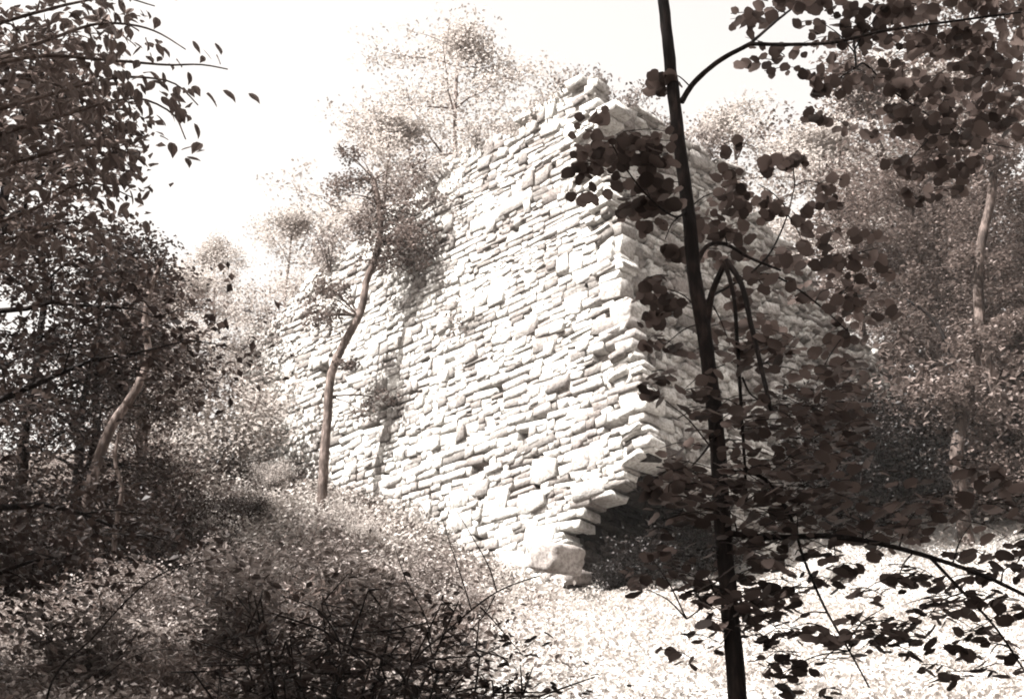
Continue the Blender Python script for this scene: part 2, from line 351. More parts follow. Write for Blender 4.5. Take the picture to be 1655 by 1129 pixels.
# rubble core behind the facing
def core_block(u0, u1, r0, r1, v0, v1, topped):
    us = np.linspace(u0, u1, 24 if topped else 2); rs = np.linspace(r0, r1, 20 if topped else 2); V = []; F = []
    def tp(u, r):
        return (min(top_L(max(u, 0)), top_R(max(r, 0))) - 0.22 + 0.07 * math.sin(u * 7 + r * 5)) if topped else v1
    for lev in (0, 1):
        for u in us:
            for r in rs:
                v = v0 if lev == 0 else tp(u, r)
                V.append(O + dL * (u + BB * v * (1 - (u - u0) / (u1 - u0))) + dR * (r + BA * v * (1 - (r - r0) / (r1 - r0))) + UZ * v - np.array(stack.location))
    nu, nr = len(us), len(rs); L = nu * nr
    for i in range(nu - 1):
        for j in range(nr - 1):
            a = i * nr + j; F += [[a, a + 1, a + nr + 1, a + nr], [L + a, L + a + nr, L + a + nr + 1, L + a + 1]]
    for i in range(nu - 1):
        for j in (0, nr - 1):
            a = i * nr + j; F.append([a, a + nr, L + a + nr, L + a])
    for j in range(nr - 1):
        for i in (0, nu - 1):
            a = i * nr + j; F.append([a, a + 1, L + a + 1, L + a])
    return V, F
V1, F1 = core_block(0.17, UL - 0.15, 0.17, UR - 0.15, CUTV - 0.02, 0, True)
V2, F2 = core_block(CUTU + 0.19, UL - 0.18, 0.19, UR - 0.19, -2.5, CUTV + 0.03, False)
V3, F3 = core_block(0.21, UL - 0.20, CUTR + 0.21, UR - 0.21, -2.6, CUTV + 0.05, False)
n1, n2 = len(V1), len(V1) + len(V2)
core = link("core", mesh_np("core", np.array(V1 + V2 + V3), [np.array(F1 + [[q + n1 for q in f] for f in F2] + [[q + n2 for q in f] for f in F3])], M_CORE), stack)

# fallen stones lying about the foot of the ruin
fs = [(600, 868, 24.5, 0.5), (800, 800, 0, 0), (655, 905, 23.5, 0.35), (560, 800, 28.2, 0.55), (470, 790, 28.6, 0.4), (720, 930, 23.0, 0.3), (1330, 800, 26.5, 0.5), (1110, 905, 24.0, 0.45)]
lab = {0: "grey fallen stone half sunk in weeds below the ruin", 2: "small fallen stone among ferns by the ruin's foot", 3: "flat fallen stone at the foot of the slim bent tree",
       4: "fallen stone beside the dark hollow under the left bank", 5: "little fallen stone at the edge of the pale turf", 6: "fallen stone below the dark thicket", 7: "fallen stone in front of the black broken corner"}
for k, (px, py, Y, s) in enumerate(fs):
    if not s: continue
    p = P(px, py, Y); p[2] = float(G(p[0], p[1])) + s * 0.12
    o = link("fallen_stone", rough_block(20 + k, 5)); o.location = p; o.scale = (s * 1.2, s, s * 0.6); o.rotation_euler = (rng.normal(0, .2), rng.normal(0, .2), rng.random() * 6)
    tag(o, lab[k], "stone", "fallen stones round the ruin")

# ------------------------------------------------------------------ plants: shared builders
def tube(path, r0, r1, sides=7, bump=0.0, rr=None, power=1.0):
    path = np.asarray(path, float); n = len(path); t = np.gradient(path, axis=0); t /= np.linalg.norm(t, axis=1)[:, None] + 1e-9
    ref = np.array([0.3, 0.9, 0.2]); V = []; rr = rr or rng
    for i in range(n):
        a = np.cross(t[i], ref); a /= np.linalg.norm(a) + 1e-9; b = np.cross(t[i], a)
        r = r0 + (r1 - r0) * (i / (n - 1))**power
        for k in range(sides):
            an = 2 * math.pi * k / sides; V.append(path[i] + (a * math.cos(an) + b * math.sin(an)) * r * (1 + bump * (rr.random() - 0.5)))
    F = [[i * sides + k, i * sides + (k + 1) % sides, (i + 1) * sides + (k + 1) % sides, (i + 1) * sides + k] for i in range(n - 1) for k in range(sides)]
    V.append(path[-1] + t[-1] * r1 * 0.7); e = len(V) - 1
    T = [[(n - 1) * sides + k, (n - 1) * sides + (k + 1) % sides, e] for k in range(sides)]
    return np.array(V), np.array(F), np.array(T)
def spline(pts, n):
    pts = np.asarray(pts, float); k = len(pts); d = np.concatenate([[0], np.cumsum(np.linalg.norm(np.diff(pts, axis=0), axis=1))]); d /= d[-1]
    m = np.gradient(pts, d, axis=0); t = np.linspace(0, 1, n); i = np.clip(np.searchsorted(d, t) - 1, 0, k - 2); h = (d[i + 1] - d[i]); s = ((t - d[i]) / h)[:, None]; h = h[:, None]
    return (2*s**3-3*s**2+1)*pts[i] + (s**3-2*s**2+s)*h*m[i] + (-2*s**3+3*s**2)*pts[i+1] + (s**3-s**2)*h*m[i+1]

def frames(nrm, rr):
    nrm = nrm / (np.linalg.norm(nrm, axis=1)[:, None] + 1e-9); q = rr.normal(size=nrm.shape)
    a = np.cross(nrm, q); a /= np.linalg.norm(a, axis=1)[:, None] + 1e-9
    return a, np.cross(nrm, a), nrm
TPL_SMALL = (np.array([[0, 0, 0], [0.5, 0.30, 0.10], [1, 0, -0.05], [0.5, -0.30, 0.10]]) - np.array([0.5, 0, 0]), np.array([[0, 1, 2], [0, 2, 3]]))
def round_tpl(k=0):
    rr = np.random.default_rng(500 + k); o = [(0.07, 0)]
    for a in np.linspace(22, 338, 13):
        t = rad(180 - a); r = 0.5 * (1 + 0.05 * rr.normal()); tip = 0.10 * max(0, math.cos(t))**8
        o.append((0.5 + (r + tip) * math.cos(t) - 0.05 * abs(math.sin(t * 0.5) < 0.35), r * math.sin(t) * (1.0 - 0.10 * math.cos(t))))
    cup = rr.uniform(-0.05, 0.16); V = [(0.5, 0, -0.03)] + [(x, y, -cup * ((x - 0.5)**2 + y * y) * 4 + 0.10 * abs(y) + 0.02 * rr.normal()) for x, y in o]
    return np.array(V) - np.array([0.5, 0, 0]), np.array([[0, k, k % 14 + 1] for k in range(1, 15)])
def point_tpl():
    xs = [0, 0.12, 0.32, 0.55, 0.78, 1.0]; ws = [0, 0.15, 0.25, 0.25, 0.13, 0]
    V = [(x, 0, -0.12 * x * x) for x in xs] + [(xs[i], ws[i], 0.06 - 0.12 * xs[i]**2) for i in range(1, 5)] + [(xs[i], -ws[i], 0.06 - 0.12 * xs[i]**2) for i in range(1, 5)]
    T = []
    for s in (6, 10):
        T += [[0, 1, s], [4, 5, s + 3]]
        for i in range(3): T += [[1 + i, 2 + i, s + i], [2 + i, s + 1 + i, s + i]]
    return np.array(V) - np.array([0.5, 0, 0]), np.array(T)
TPL_ROUND, TPL_POINT = round_tpl(), point_tpl()
def leaf_mesh(name, cen, nrm, size, tpl, mat, rr, along=None):
    cen = np.asarray(cen); n = len(cen); a, b, c = frames(np.asarray(nrm, float), rr)
    size = np.broadcast_to(np.asarray(size, float), (n,))
    tv, tf = tpl; w = rr.uniform(0.8, 1.15, n)
    V = cen[:, None, :] + size[:, None, None] * (tv[None, :, 0, None] * a[:, None] + w[:, None, None] * tv[None, :, 1, None] * b[:, None] + tv[None, :, 2, None] * c[:, None])
    F = tf[None] + (np.arange(n) * len(tv))[:, None, None]
    return mesh_np(name, V.reshape(-1, 3), [F.reshape(-1, 3)], mat, False)
def up_normals(n, tilt, rr):
    v = rr.normal(0, tilt, (n, 3)); v[:, 2] = 1.0; return v
def blob_leaves(cents, per, sig, rr, flat=0.55):
    cents = np.asarray(cents); c = np.repeat(cents, per, axis=0); d = rr.normal(0, 1, c.shape); d /= np.maximum(1, np.linalg.norm(d, axis=1)[:, None] / 1.7)
    s = np.repeat(np.broadcast_to(np.asarray(sig, float), (len(cents),)), per)
    return c + d * s[:, None] * np.array([1, 1, flat])

def build_tree(seed, H, cb, R, nl, lsz, mat, bark, limbs=16, shape='oval', tr=0.018, per=55, sig=0.42, tilt=0.6, trunk_path=None):
    """-> (trunk mesh, crown mesh) with the base at the origin"""
    rr = np.random.default_rng(seed); mb = MB()
    if trunk_path is None:
        n = 10; z = np.linspace(-0.4, H * 0.97, n); sw = np.cumsum(rr.normal(0, 0.022 * H, (n, 2)), axis=0); sw -= sw[0]
        path = spline(np.column_stack([sw * 0.55, z]), 22)
    else: path = np.asarray(trunk_path)
    mb.add(tube(path, tr * H, tr * H * 0.22, 8, 0.16, rr)); tips = []
    zt = path[:, 2]
    for k in range(limbs):
        f = cb + (1 - cb) * (k + rr.random()) / limbs; z = zt[0] + f * (zt[-1] - zt[0]); i = int(np.clip(np.searchsorted(zt, z), 1, len(path) - 2)); s = path[i]
        g = (f - cb) / (1 - cb + 1e-6)
        prof = math.sqrt(max(0.05, 1 - (2 * g - 0.85)**2)) if shape == 'oval' else (1.05 - g)**0.7
        Lb = R * prof * rr.uniform(0.75, 1.15); an = k * 2.4 + rr.normal(0, 0.4); el = rr.uniform(0.15, 0.65)
        d = np.array([math.cos(an), math.sin(an), math.tan(el)]); d /= np.linalg.norm(d)
        q = [s + d * Lb * t + np.array([0, 0, -0.18 * Lb * t * t]) + rr.normal(0, 0.04 * Lb * t, 3) for t in np.linspace(0, 1, 6)]
        mb.add(tube(q, tr * H * 0.34 * (1.1 - 0.6 * g), 0.008, 5, 0.1, rr))
        for t in (2, 3, 4, 5):
            for _ in range(2):
                e = q[t] + rr.normal(0, 1, 3) * np.array([0.22, 0.22, 0.13]) * Lb
                mb.add(tube([q[t], 0.5 * (q[t] + e) + [0, 0, 0.05], e], 0.012, 0.004, 4, 0, rr)); tips.append(e)
            tips.append(q[t])
    tips = np.array(tips); per = max(6, int(nl / len(tips))); L = blob_leaves(tips, per, sig * rr.uniform(0.6, 1.35, len(tips)), rr)
    keep = rr.random(len(L)) < 0.93; L = L[keep]
    return mb.mesh("trunk", bark), leaf_mesh("crown", L, up_normals(len(L), tilt, rr), rr.uniform(0.7, 1.3, len(L)) * lsz, TPL_SMALL, mat, rr)
def build_bush(seed, H, R, nl, lsz, mat, bark, stems=9, sig=0.2, tilt=0.7, tpl=None):
    rr = np.random.default_rng(seed); mb = MB(); tips = []
    for k in range(stems):
        an = rr.random() * 6.28; ro = R * math.sqrt(rr.random()); h = H * rr.uniform(0.55, 1.0) * (1 - 0.35 * (ro / R)**2)
        e = np.array([ro * math.cos(an), ro * math.sin(an), h]); s = e * np.array([0.15, 0.15, 0]) + [0, 0, -0.15]
        q = spline([s, 0.5 * (s + e) + rr.normal(0, 0.06 * H, 3), e], 7); mb.add(tube(q, 0.012 * H + 0.004, 0.004, 5, 0.1, rr))
        for t in (2, 3, 4, 5, 6):
            for _ in range(2):
                e2 = q[t] + rr.normal(0, 1, 3) * np.array([0.20, 0.20, 0.12]) * R
                e2[2] = max(e2[2], 0.05); mb.add(tube([q[t], e2], 0.006, 0.003, 4, 0, rr)); tips.append(e2)
    tips = np.array(tips); L = blob_leaves(tips, max(4, nl // len(tips)), sig * rr.uniform(0.6, 1.4, len(tips)), rr, 0.7); L[:, 2] = np.maximum(L[:, 2], 0.02)
    return mb.mesh("stems", bark), leaf_mesh("foliage", L, up_normals(len(L), tilt, rr), rr.uniform(0.7, 1.3, len(L)) * lsz, tpl or TPL_SMALL, mat, rr)
GROUPS = {"pale_tree": "pale trees behind the ruin", "broadleaf_tree": "leafy trees of the brown woods", "shade_dark_bush": "shade-coloured black thickets by the shaded wall", "leafy_bush": "grey-leaved bushes above the turf",
          "understorey_tree": "low trees on the left bank", "dark_shrub": "dark shrubs on the left bank", "forest_tree": "tall forest trees round the viewer", "pale_bush": "pale bushes along the wall's foot", "corner_bush": "shade-coloured black bushes in the broken corner",
          "weedy_bush": "weedy bushes on the slope", "broadleaf_weed": "broad-leaved bushes on the slope", "low_bush": "dark bushes in the foreground"}
def place(kind, meshes, label, cat, x, y, scale=1.0, rz=None, group=None, names=("trunk", "crown"), sz=1.0):
    group = group or GROUPS.get(kind)
    t = thing(kind, label, cat, (x, y, float(G(x, y)) - 0.02), rng.random() * 6.28 if rz is None else rz, group); t.scale = (scale, scale, scale * sz)
    for nm, me in zip(names, meshes): link(nm, me, t)
    return t
def px_x(px, Y):   # world X of a photograph column at distance Y, at ground height
    z = float(G(0, Y)) + 2 - EYE; return (px - CX) / FPX * (Y * math.cos(PITCH) + z * math.sin(PITCH))

# ------------------------------------------------------------------ woods behind and beside
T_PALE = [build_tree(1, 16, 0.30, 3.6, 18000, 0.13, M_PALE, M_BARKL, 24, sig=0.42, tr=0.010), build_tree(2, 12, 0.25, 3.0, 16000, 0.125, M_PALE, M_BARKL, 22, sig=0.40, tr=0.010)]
T_MID = [build_tree(3, 14, 0.18, 3.4, 16000, 0.13, M_MID, M_BARKM, 20, sig=0.45), build_tree(4, 12, 0.15, 3.2, 15000, 0.13, M_MID, M_BARKM, 20, sig=0.42), build_tree(5, 10, 0.12, 2.8, 13000, 0.12, M_MID, M_BARKM, 18, sig=0.40)]
T_DARK = [build_tree(6, 9, 0.06, 2.6, 10000, 0.12, M_DARK, M_BARKD, 20, sig=0.40), build_tree(7, 7, 0.05, 2.3, 8500, 0.11, M_DARK, M_BARKD, 18, sig=0.36)]
T_LEFT = [build_tree(16, 9, 0.06, 2.6, 10000, 0.12, M_MID, M_BARKM, 20, sig=0.40), build_tree(17, 7, 0.05, 2.3, 8500, 0.11, M_MID, M_BARKM, 18, sig=0.36)]
T_CANOPY = build_tree(8, 15, 0.35, 4.6, 15000, 0.19, M_MID, M_BARKM, 24, sig=0.7)
B_MID = [build_bush(21, 1.6, 1.1, 3600, 0.075, M_WEED, M_BARKM, 12), build_bush(22, 1.2, 1.0, 3000, 0.07, M_WEED, M_BARKM, 12)]
B_DARK = [build_bush(23, 2.4, 1.5, 6000, 0.095, M_DARK, M_BARKD, 14, 0.26), build_bush(24, 2.0, 1.4, 5000, 0.09, M_DARK, M_BARKD, 14, 0.26)]
B_GREY = [build_bush(26, 1.9, 1.25, 4600, 0.13, M_MID, M_BARKM, 14, 0.26), build_bush(27, 1.5, 1.15, 4000, 0.12, M_MID, M_BARKM, 13, 0.26)]
M_SHADELEAF = leaf_mat("shade_dark_leaf", (0.005, 0.004, 0.0036), (0.020, 0.015, 0.0135), 0.1)  # deep shade of the thicket put into a near-black leaf colour
B_BLACK = build_bush(25, 3.2, 1.6, 8000, 0.11, M_SHADELEAF, M_BARKD, 16, 0.32)
BN = ("stems", "foliage")

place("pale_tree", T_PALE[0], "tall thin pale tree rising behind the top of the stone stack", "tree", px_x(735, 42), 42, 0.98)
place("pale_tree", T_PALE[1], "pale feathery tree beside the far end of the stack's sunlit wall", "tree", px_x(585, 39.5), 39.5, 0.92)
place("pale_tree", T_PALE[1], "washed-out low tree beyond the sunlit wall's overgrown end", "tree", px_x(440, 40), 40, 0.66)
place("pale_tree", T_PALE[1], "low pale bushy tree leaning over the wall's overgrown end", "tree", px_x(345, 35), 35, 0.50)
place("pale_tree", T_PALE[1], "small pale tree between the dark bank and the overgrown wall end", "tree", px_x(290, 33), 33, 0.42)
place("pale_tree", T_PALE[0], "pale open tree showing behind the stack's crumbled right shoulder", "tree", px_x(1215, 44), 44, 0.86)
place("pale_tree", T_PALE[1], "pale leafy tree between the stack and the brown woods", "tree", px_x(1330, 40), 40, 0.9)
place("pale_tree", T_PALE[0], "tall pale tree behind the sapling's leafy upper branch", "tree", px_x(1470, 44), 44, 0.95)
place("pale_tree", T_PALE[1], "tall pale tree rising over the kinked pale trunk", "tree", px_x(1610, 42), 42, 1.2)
for k, (px, Y, v, s, lb) in enumerate([
    (1530, 41, 1, 1.15, "leafy tree whose crown fills the gap above the pale leaning trunk"),
    (1650, 38, 0, 1.1, "broad leafy tree behind the kinked pale trunk"),
    (1770, 36, 1, 1.05, "broad leafy tree next to the kinked pale trunk on the outer side"),
    (1400, 34, 2, 0.74, "short bushy tree just behind the dark thicket"),
    (1500, 33.5, 2, 0.78, "short bushy tree right behind the stout leaning trunk"),
    (1620, 33, 2, 0.75, "short bushy tree at the foot of the kinked pale trunk"),
    (1460, 36, 1, 0.58, "leafy tree between the short bushy trees and the pale woods"),
    (1580, 36.5, 0, 0.50, "leafy tree behind the kinked trunk, hiding the sky below its crown"),
    (1690, 35, 1, 0.64, "leafy tree up the slope behind the outer bushy tree"),
    (1720, 31.5, 2, 0.7, "short bushy tree at the upper rim of the pale turf")]):
    place("broadleaf_tree", T_MID[v], lb, "tree", px_x(px, Y), Y, s)
for k, (px, Y, s, lb) in enumerate([(1345, 29.0, 0.95, "shade-coloured black thicket against the shaded wall of the stack"), (1425, 29.2, 0.85, "shade-coloured black thicket left of the stout leaning trunk"), (1480, 30.0, 0.75, "low shade-coloured black bush behind the stout leaning trunk")]):
    place("shade_dark_bush", B_BLACK, lb, "bush", px_x(px, Y), Y, s, names=BN)
for k, (px, Y, s, lb) in enumerate([(1570, 29.5, 0.75, "grey-leaved bush beside the stout leaning trunk"), (1640, 29.3, 0.8, "grey-leaved bush at the upper edge of the pale turf"), (1500, 31, 1.3, "tall grey-leaved bush above the black thicket"), (1590, 31.5, 1.4, "tall grey-leaved bush below the kinked pale trunk"), (1690, 30.5, 1.3, "tall grey-leaved bush on the outer side of the kinked trunk"), (1440, 31.5, 1.2, "grey-leaved bush between the thicket and the slanting pole"), (1540, 33, 1.7, "big grey-leaved bush uphill of the slanting pole"), (1650, 33, 1.8, "big grey-leaved bush uphill of the kinked trunk")]):
    place("leafy_bush", B_GREY[k % 2], lb, "bush", px_x(px, Y), Y, s, names=BN)
# left bank
for k, (px, Y, v, s, lb) in enumerate([
    (215, 27, 0, 0.62, "dark bushy tree behind the broken leaning snag"),
    (120, 25, 0, 0.72, "dark tree on the left bank, wide and low-branched"),
    (250, 28.5, 1, 0.66, "dark tree crowding the snag on its uphill side"),
    (40, 24, 1, 0.95, "dark low tree on the bank outside the broken snag"),
    (190, 31.5, 0, 0.55, "dark tree up the bank behind the snag's dark neighbours")]):
    place("understorey_tree", (T_LEFT if k in (0, 2, 4) else T_DARK)[v], lb.replace("dark", "brown", 1) if k in (0, 2, 4) else lb, "tree", px_x(px, Y), Y, s)
for k, (px, Y, v, s, lb) in enumerate([
    (190, 22.5, 0, 0.8, "dark shrub at the foot of the broken snag"), (290, 25, 1, 0.85, "dark shrub in the hollow below the left bank"),
    (300, 27.6, 0, 0.55, "dark shrub against the overgrown end of the wall"), (90, 20, 1, 1.0, "dark shrub low on the bank before the snag"), (395, 29.3, 1, 0.4, "little black shrub in the hollow by the slim bent tree")]):
    place("dark_shrub", B_DARK[v], lb, "bush", px_x(px, Y), Y, s, names=BN)
place("broadleaf_tree", T_MID[1], "tall leafy tree on the left bank beside the pointed leaves", "tree", px_x(-300, 19), 19, 0.9)
for px, Y, v, s, lb in [(-40, 12.5, 1, 0.85, "dark low-branched tree at the outer edge of the bank"), (110, 24, 0, 0.64, "dark tree with a full crown just behind the snag")]:
    place("understorey_tree", T_DARK[v], lb, "tree", px_x(px, Y), Y, s)
# trees whose shade falls on the hillside, standing outside the view
for x, y, s, lb in [(-6.6, 3.0, 1.0, "tall forest tree beside the viewer shading the round-leaved sapling"), (-9.5, 3.6, 0.95, "forest tree uphill of the viewer on the left"), (-2.5, -6.5, 1.05, "tall forest tree downhill behind the viewer"), 
                    (-14.5, 18.5, 0.8, "forest tree at the left shading the dark bank"), (-9.6, 9.8, 0.62, "smaller forest tree at the left dappling the weeds"), (5.5, -8, 1.0, "tall forest tree downhill to the right")]:
    place("forest_tree", T_CANOPY, lb, "tree", x, y, s)

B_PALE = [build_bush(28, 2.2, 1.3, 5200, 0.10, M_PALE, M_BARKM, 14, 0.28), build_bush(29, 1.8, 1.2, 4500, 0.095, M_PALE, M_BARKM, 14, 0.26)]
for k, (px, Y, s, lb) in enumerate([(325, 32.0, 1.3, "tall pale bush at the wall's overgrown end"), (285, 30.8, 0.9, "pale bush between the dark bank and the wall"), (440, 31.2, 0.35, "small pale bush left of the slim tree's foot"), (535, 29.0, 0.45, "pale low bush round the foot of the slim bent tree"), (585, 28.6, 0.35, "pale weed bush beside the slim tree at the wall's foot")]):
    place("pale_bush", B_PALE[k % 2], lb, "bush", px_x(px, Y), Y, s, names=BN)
hb = build_bush(40, 1.1, 0.75, 2600, 0.075, M_SHADELEAF, M_BARKD, 14, 0.16)  # bushes added to darken the corner, its shade put into their leaf colour
for k, (u, r, s, lb) in enumerate([(0.95, 0.75, 1.0, "shade-coloured black bush crouching in the broken corner of the stack"), (0.6, 1.7, 1.1, "shade-coloured black bush in the shaded side of the broken corner"), (1.3, 0.35, 0.55, "small shade-coloured black bush beside the jutting foot block")]):
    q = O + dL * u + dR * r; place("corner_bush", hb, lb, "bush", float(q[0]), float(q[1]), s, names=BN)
# trunks traced from the photograph, each at its own distance
def pixel_tree(kind, label, pts, Y, r0, r1, bark, blobs=(), lmat=None, lsz=0.1, dY=None, sides=9, bush=()):
    pts3 = [P(x, y, Y + (dY[i] if dY else 0)) for i, (x, y) in enumerate(pts)]
    base = pts3[0].copy(); gz = float(G(base[0], base[1]))
    if base[2] > gz - 0.1: pts3.insert(0, np.array([base[0] + 0.02, base[1], gz - 0.25])); 
    org = np.array([pts3[0][0], pts3[0][1], gz]); mb = MB(); path = spline(pts3, 8 * len(pts3)); mb.add(tube(path, r0, r1, sides, 0.14))
    t = thing(kind, label, "tree", org); cs, ns, sg = [], [], []
    for (bx, by, rx, ry, n) in blobs:
        c = P(bx, by, Y); sc = Y * 1.04 / FPX; j = path[np.argmin(np.linalg.norm(path - c, axis=1))]
        for q in range(max(3, n // 90)):
            e = c + np.array([rng.normal(0, rx * sc * 0.5), rng.normal(0, rx * sc * 0.45), rng.normal(0, ry * sc * 0.5)])
            mb.add(tube(spline([j, 0.55 * (j + e) * 0.5 + 0.45 * (0.4 * j + 0.6 * e) + np.array([0, 0, 0.08 * rng.random()]) + 0.0 * e, e], 5) if False else np.array([j, 0.5 * (j + e) + [0, 0, 0.06], e]), 0.018, 0.005, 4))
            cs.append(e); ns.append(90); sg.append(min(rx, ry) * sc * 0.36)
    link("trunk", mb.mesh("trunk", bark, org), t)
    if cs:
        L = blob_leaves(cs, 90, sg, rng, 0.8); link("crown", leaf_mesh("crown", L - org, up_normals(len(L), 0.6, rng), rng.uniform(0.7, 1.3, len(L)) * lsz, TPL_SMALL, lmat, rng), t)
    return t
pixel_tree("slim_tree", "slim crooked tree with tufted dark crown standing before the sunlit wall", [(521, 790), (528, 690), (540, 590), (556, 555), (584, 500), (592, 455), (608, 415), (614, 350), (604, 290)], 30.2, 0.105, 0.062, M_BARKM,
           [(628, 350, 58, 50, 720), (668, 395, 58, 48, 1700), (640, 430, 50, 34, 600), (690, 440, 30, 34, 270), (528, 492, 44, 34, 1260), (585, 325, 56, 40, 540), (555, 290, 55, 40, 360), (620, 280, 60, 36, 450), (590, 240, 55, 30, 270), (560, 592, 30, 20, 270), (598, 640, 38, 36, 270), (680, 330, 42, 34, 360)], M_MID, 0.08)
pixel_tree("broken_snag", "leaning broken snag with bare pale tip on the dark bank", [(158, 745), (180, 690), (222, 625), (240, 575), (234, 525), (243, 470), (261, 424)], 21.5, 0.115, 0.035, M_BARKM)
pixel_tree("thin_sapling_stem", "thin curved bare stem at the foot of the bank", [(190, 835), (197, 790), (186, 745), (192, 700)], 20.5, 0.05, 0.02, M_BARKM)
pixel_tree("pale_trunk_tree", "pale straight trunk tilting among brown leaves", [(1548, 560), (1532, 470), (1516, 400), (1500, 318), (1490, 240)], 34.5, 0.13, 0.07, M_BARKS, [(1490, 230, 60, 50, 500)], M_MID, 0.12)
pixel_tree("kinked_trunk_tree", "kinked pale trunk with peeling bark leaning above the bushes", [(1640, 735), (1618, 650), (1590, 565), (1582, 480), (1585, 400), (1602, 320), (1608, 260)], 31.0, 0.15, 0.09, M_BARKS, [(1600, 250, 60, 50, 900), (1560, 430, 50, 40, 500), (1630, 520, 50, 50, 600)], M_MID, 0.12)
pixel_tree("stout_trunk_tree", "stout leaning trunk at the upper edge of the turf", [(1552, 800), (1546, 740), (1552, 690), (1566, 630), (1580, 560)], 28.6, 0.16, 0.10, M_BARKS, [(1575, 560, 60, 40, 900), (1560, 640, 60, 45, 900), (1600, 680, 50, 40, 600), (1520, 660, 40, 30, 400)], M_MID, 0.11)
pixel_tree("dead_pole", "dark bare pole slanting through brown leaves", [(1530, 560), (1524, 540), (1500, 508), (1464, 484)], 31.8, 0.06, 0.035, M_BARKD)

# ------------------------------------------------------------------ plants on and around the ruin
def tuft(label, px, py, side, n, s, mat=M_WEED):
    u, v = on_face(px, py, side); p = face_pt(side, u, v, 0.12); t = thing("wall_plant", label, "plant", p, group="plants rooted in the sunlit wall")
    L = rng.normal(0, 1, (n, 3)) * np.array([0.30, 0.30, 0.26]) * s + np.array([0, 0, 0.0]); mb = MB()
    for q in range(7): mb.add(tube([np.array([0.06, 0.12, -0.05]), L[q] * 0.5, L[q]], 0.008, 0.003, 4))
    link("stems", mb.mesh("stems", M_BARKM), t); link("foliage", leaf_mesh("foliage", L, rng.normal(0, 1, (n, 3)) + [0, -0.4, 0.8], rng.uniform(0.6, 1.3, n) * 0.09, TPL_SMALL, mat, rng), t)
tuft("small plant rooted in a joint midway up the sunlit wall", 750, 516, 0, 130, 0.75)
tuft("weed hanging from the sunlit wall left of the slim tree", 452, 560, 0, 420, 1.3)
tuft("bushy weed on the upper joint of the sunlit wall", 745, 318, 0, 120, 0.7)
tuft("ivy-like weed matting the overgrown end of the wall", 385, 520, 0, 600, 1.8)
tuft("leafy weed low on the overgrown end of the wall", 370, 660, 0, 600, 1.8)
tuft("faint weed above the slim tree's crown on the wall", 640, 300, 0, 260, 1.2)
for k, (u, r, h, lb) in enumerate([(3.3, 0.15, 0.30, "grassy tuft on the wall top left of the peak"), (1.2, 0.15, 0.26, "small grassy tuft right at the stack's peak"), (5.3, 0.1, 0.34, "weedy tuft where the wall top starts to fall away"), (0.15, 2.6, 0.24, "grassy tuft on the crumbled right shoulder"), (6.8, 0.1, 0.4, "shaggy tuft on the sinking left end of the wall top"), (2.2, 0.15, 0.32, "thin grass fringe between the two tufts left of the peak"), (4.3, 0.15, 0.34, "grass fringe on the straight middle of the wall top"), (0.3, 0.3, 0.22, "sprig of grass on the very peak of the stack"), (0.15, 1.5, 0.3, "grass fringe just beyond the peak over the shaded wall"), (0.15, 3.6, 0.34, "weedy tuft where the shaded wall begins to sink"), (8.2, 0.1, 0.6, "bushy growth smothering the low left end of the wall top")]):
    v = min(top_L(u), top_R(r)) - 0.02; p = O + dL * (u + BB * v) + dR * (r + BA * v) + UZ * v
    t = thing("grass_tuft", lb, "grass", p, group="tufts along the wall top"); me = build_bush(60 + k, h * 2.2, 0.6, 700, 0.08, M_PALE if k in (0, 1, 5, 6) else M_WEED, M_BARKM, 8, 0.14, 1.2)
    for nm, m in zip(BN, me): link(nm, m, t)
for k, (px, Y, v, s, lb) in enumerate([
    (455, 21.5, 0, 0.9, "weedy bush on the slope below the slim bent tree"), (525, 20.5, 1, 1.0, "rounded weedy bush with a dark hollow in it"), (590, 21.5, 0, 0.6, "weedy bush beside the fallen stones"),
    (690, 22.3, 1, 0.9, "feathery weed bush at the left foot of the ruin"), (745, 22.8, 0, 0.55, "small feathery bush touching the ruin's lowest courses"), (640, 19.0, 1, 0.6, "low weedy bush on the bank below the ruin"),
    (400, 25.5, 1, 0.5, "weedy bush next to the dark hollow"), (330, 22, 0, 0.6, "weedy bush on the path of pale litter"), (560, 25, 1, 0.5, "small bush at the base of the sunlit wall"), (250, 17, 1, 0.6, "weedy bush low on the left slope"), (760, 17.5, 1, 0.35, "small weed clump at the turf's left edge")]):
    place("weedy_bush", B_MID[v], lb, "bush", px_x(px, Y), Y, s, names=BN)

B_LEAFY = [build_bush(50, 1.0, 0.8, 1100, 0.12, M_WEED, M_BARKM, 13, 0.16, 0.6, TPL_POINT), build_bush(51, 0.8, 0.7, 900, 0.11, M_MID, M_BARKM, 12, 0.16, 0.6, TPL_POINT)]
for k, (px, Y, s, lb) in enumerate([(180, 13, 0.7, "broad-leaved grey bush under the pointed-leaved tree"), (300, 12, 0.6, "broad-leaved brown bush near the long arching stem"), (400, 14, 0.8, "broad-leaved grey bush below the pale litter patch"), (500, 16, 0.9, "broad-leaved brown bush downhill of the hollow weedy bush"), (620, 14.5, 0.7, "broad-leaved grey bush uphill of the dark foreground bushes"), (230, 18, 0.9, "broad-leaved brown bush downhill of the bank's shrubs"), (360, 19, 0.8, "broad-leaved grey bush on the open slope below the bank"), (690, 17, 0.6, "broad-leaved brown bush near the turf's left margin"), (570, 19, 0.8, "broad-leaved grey bush beneath the fallen stones"), (480, 23, 0.6, "broad-leaved brown bush just below the slim bent tree"), (640, 23.5, 0.7, "broad-leaved grey bush between fallen stones and wall")]):
    place("broadleaf_weed", B_LEAFY[0 if "grey" in lb else 1], lb, "bush", px_x(px, Y), Y, s, names=BN)
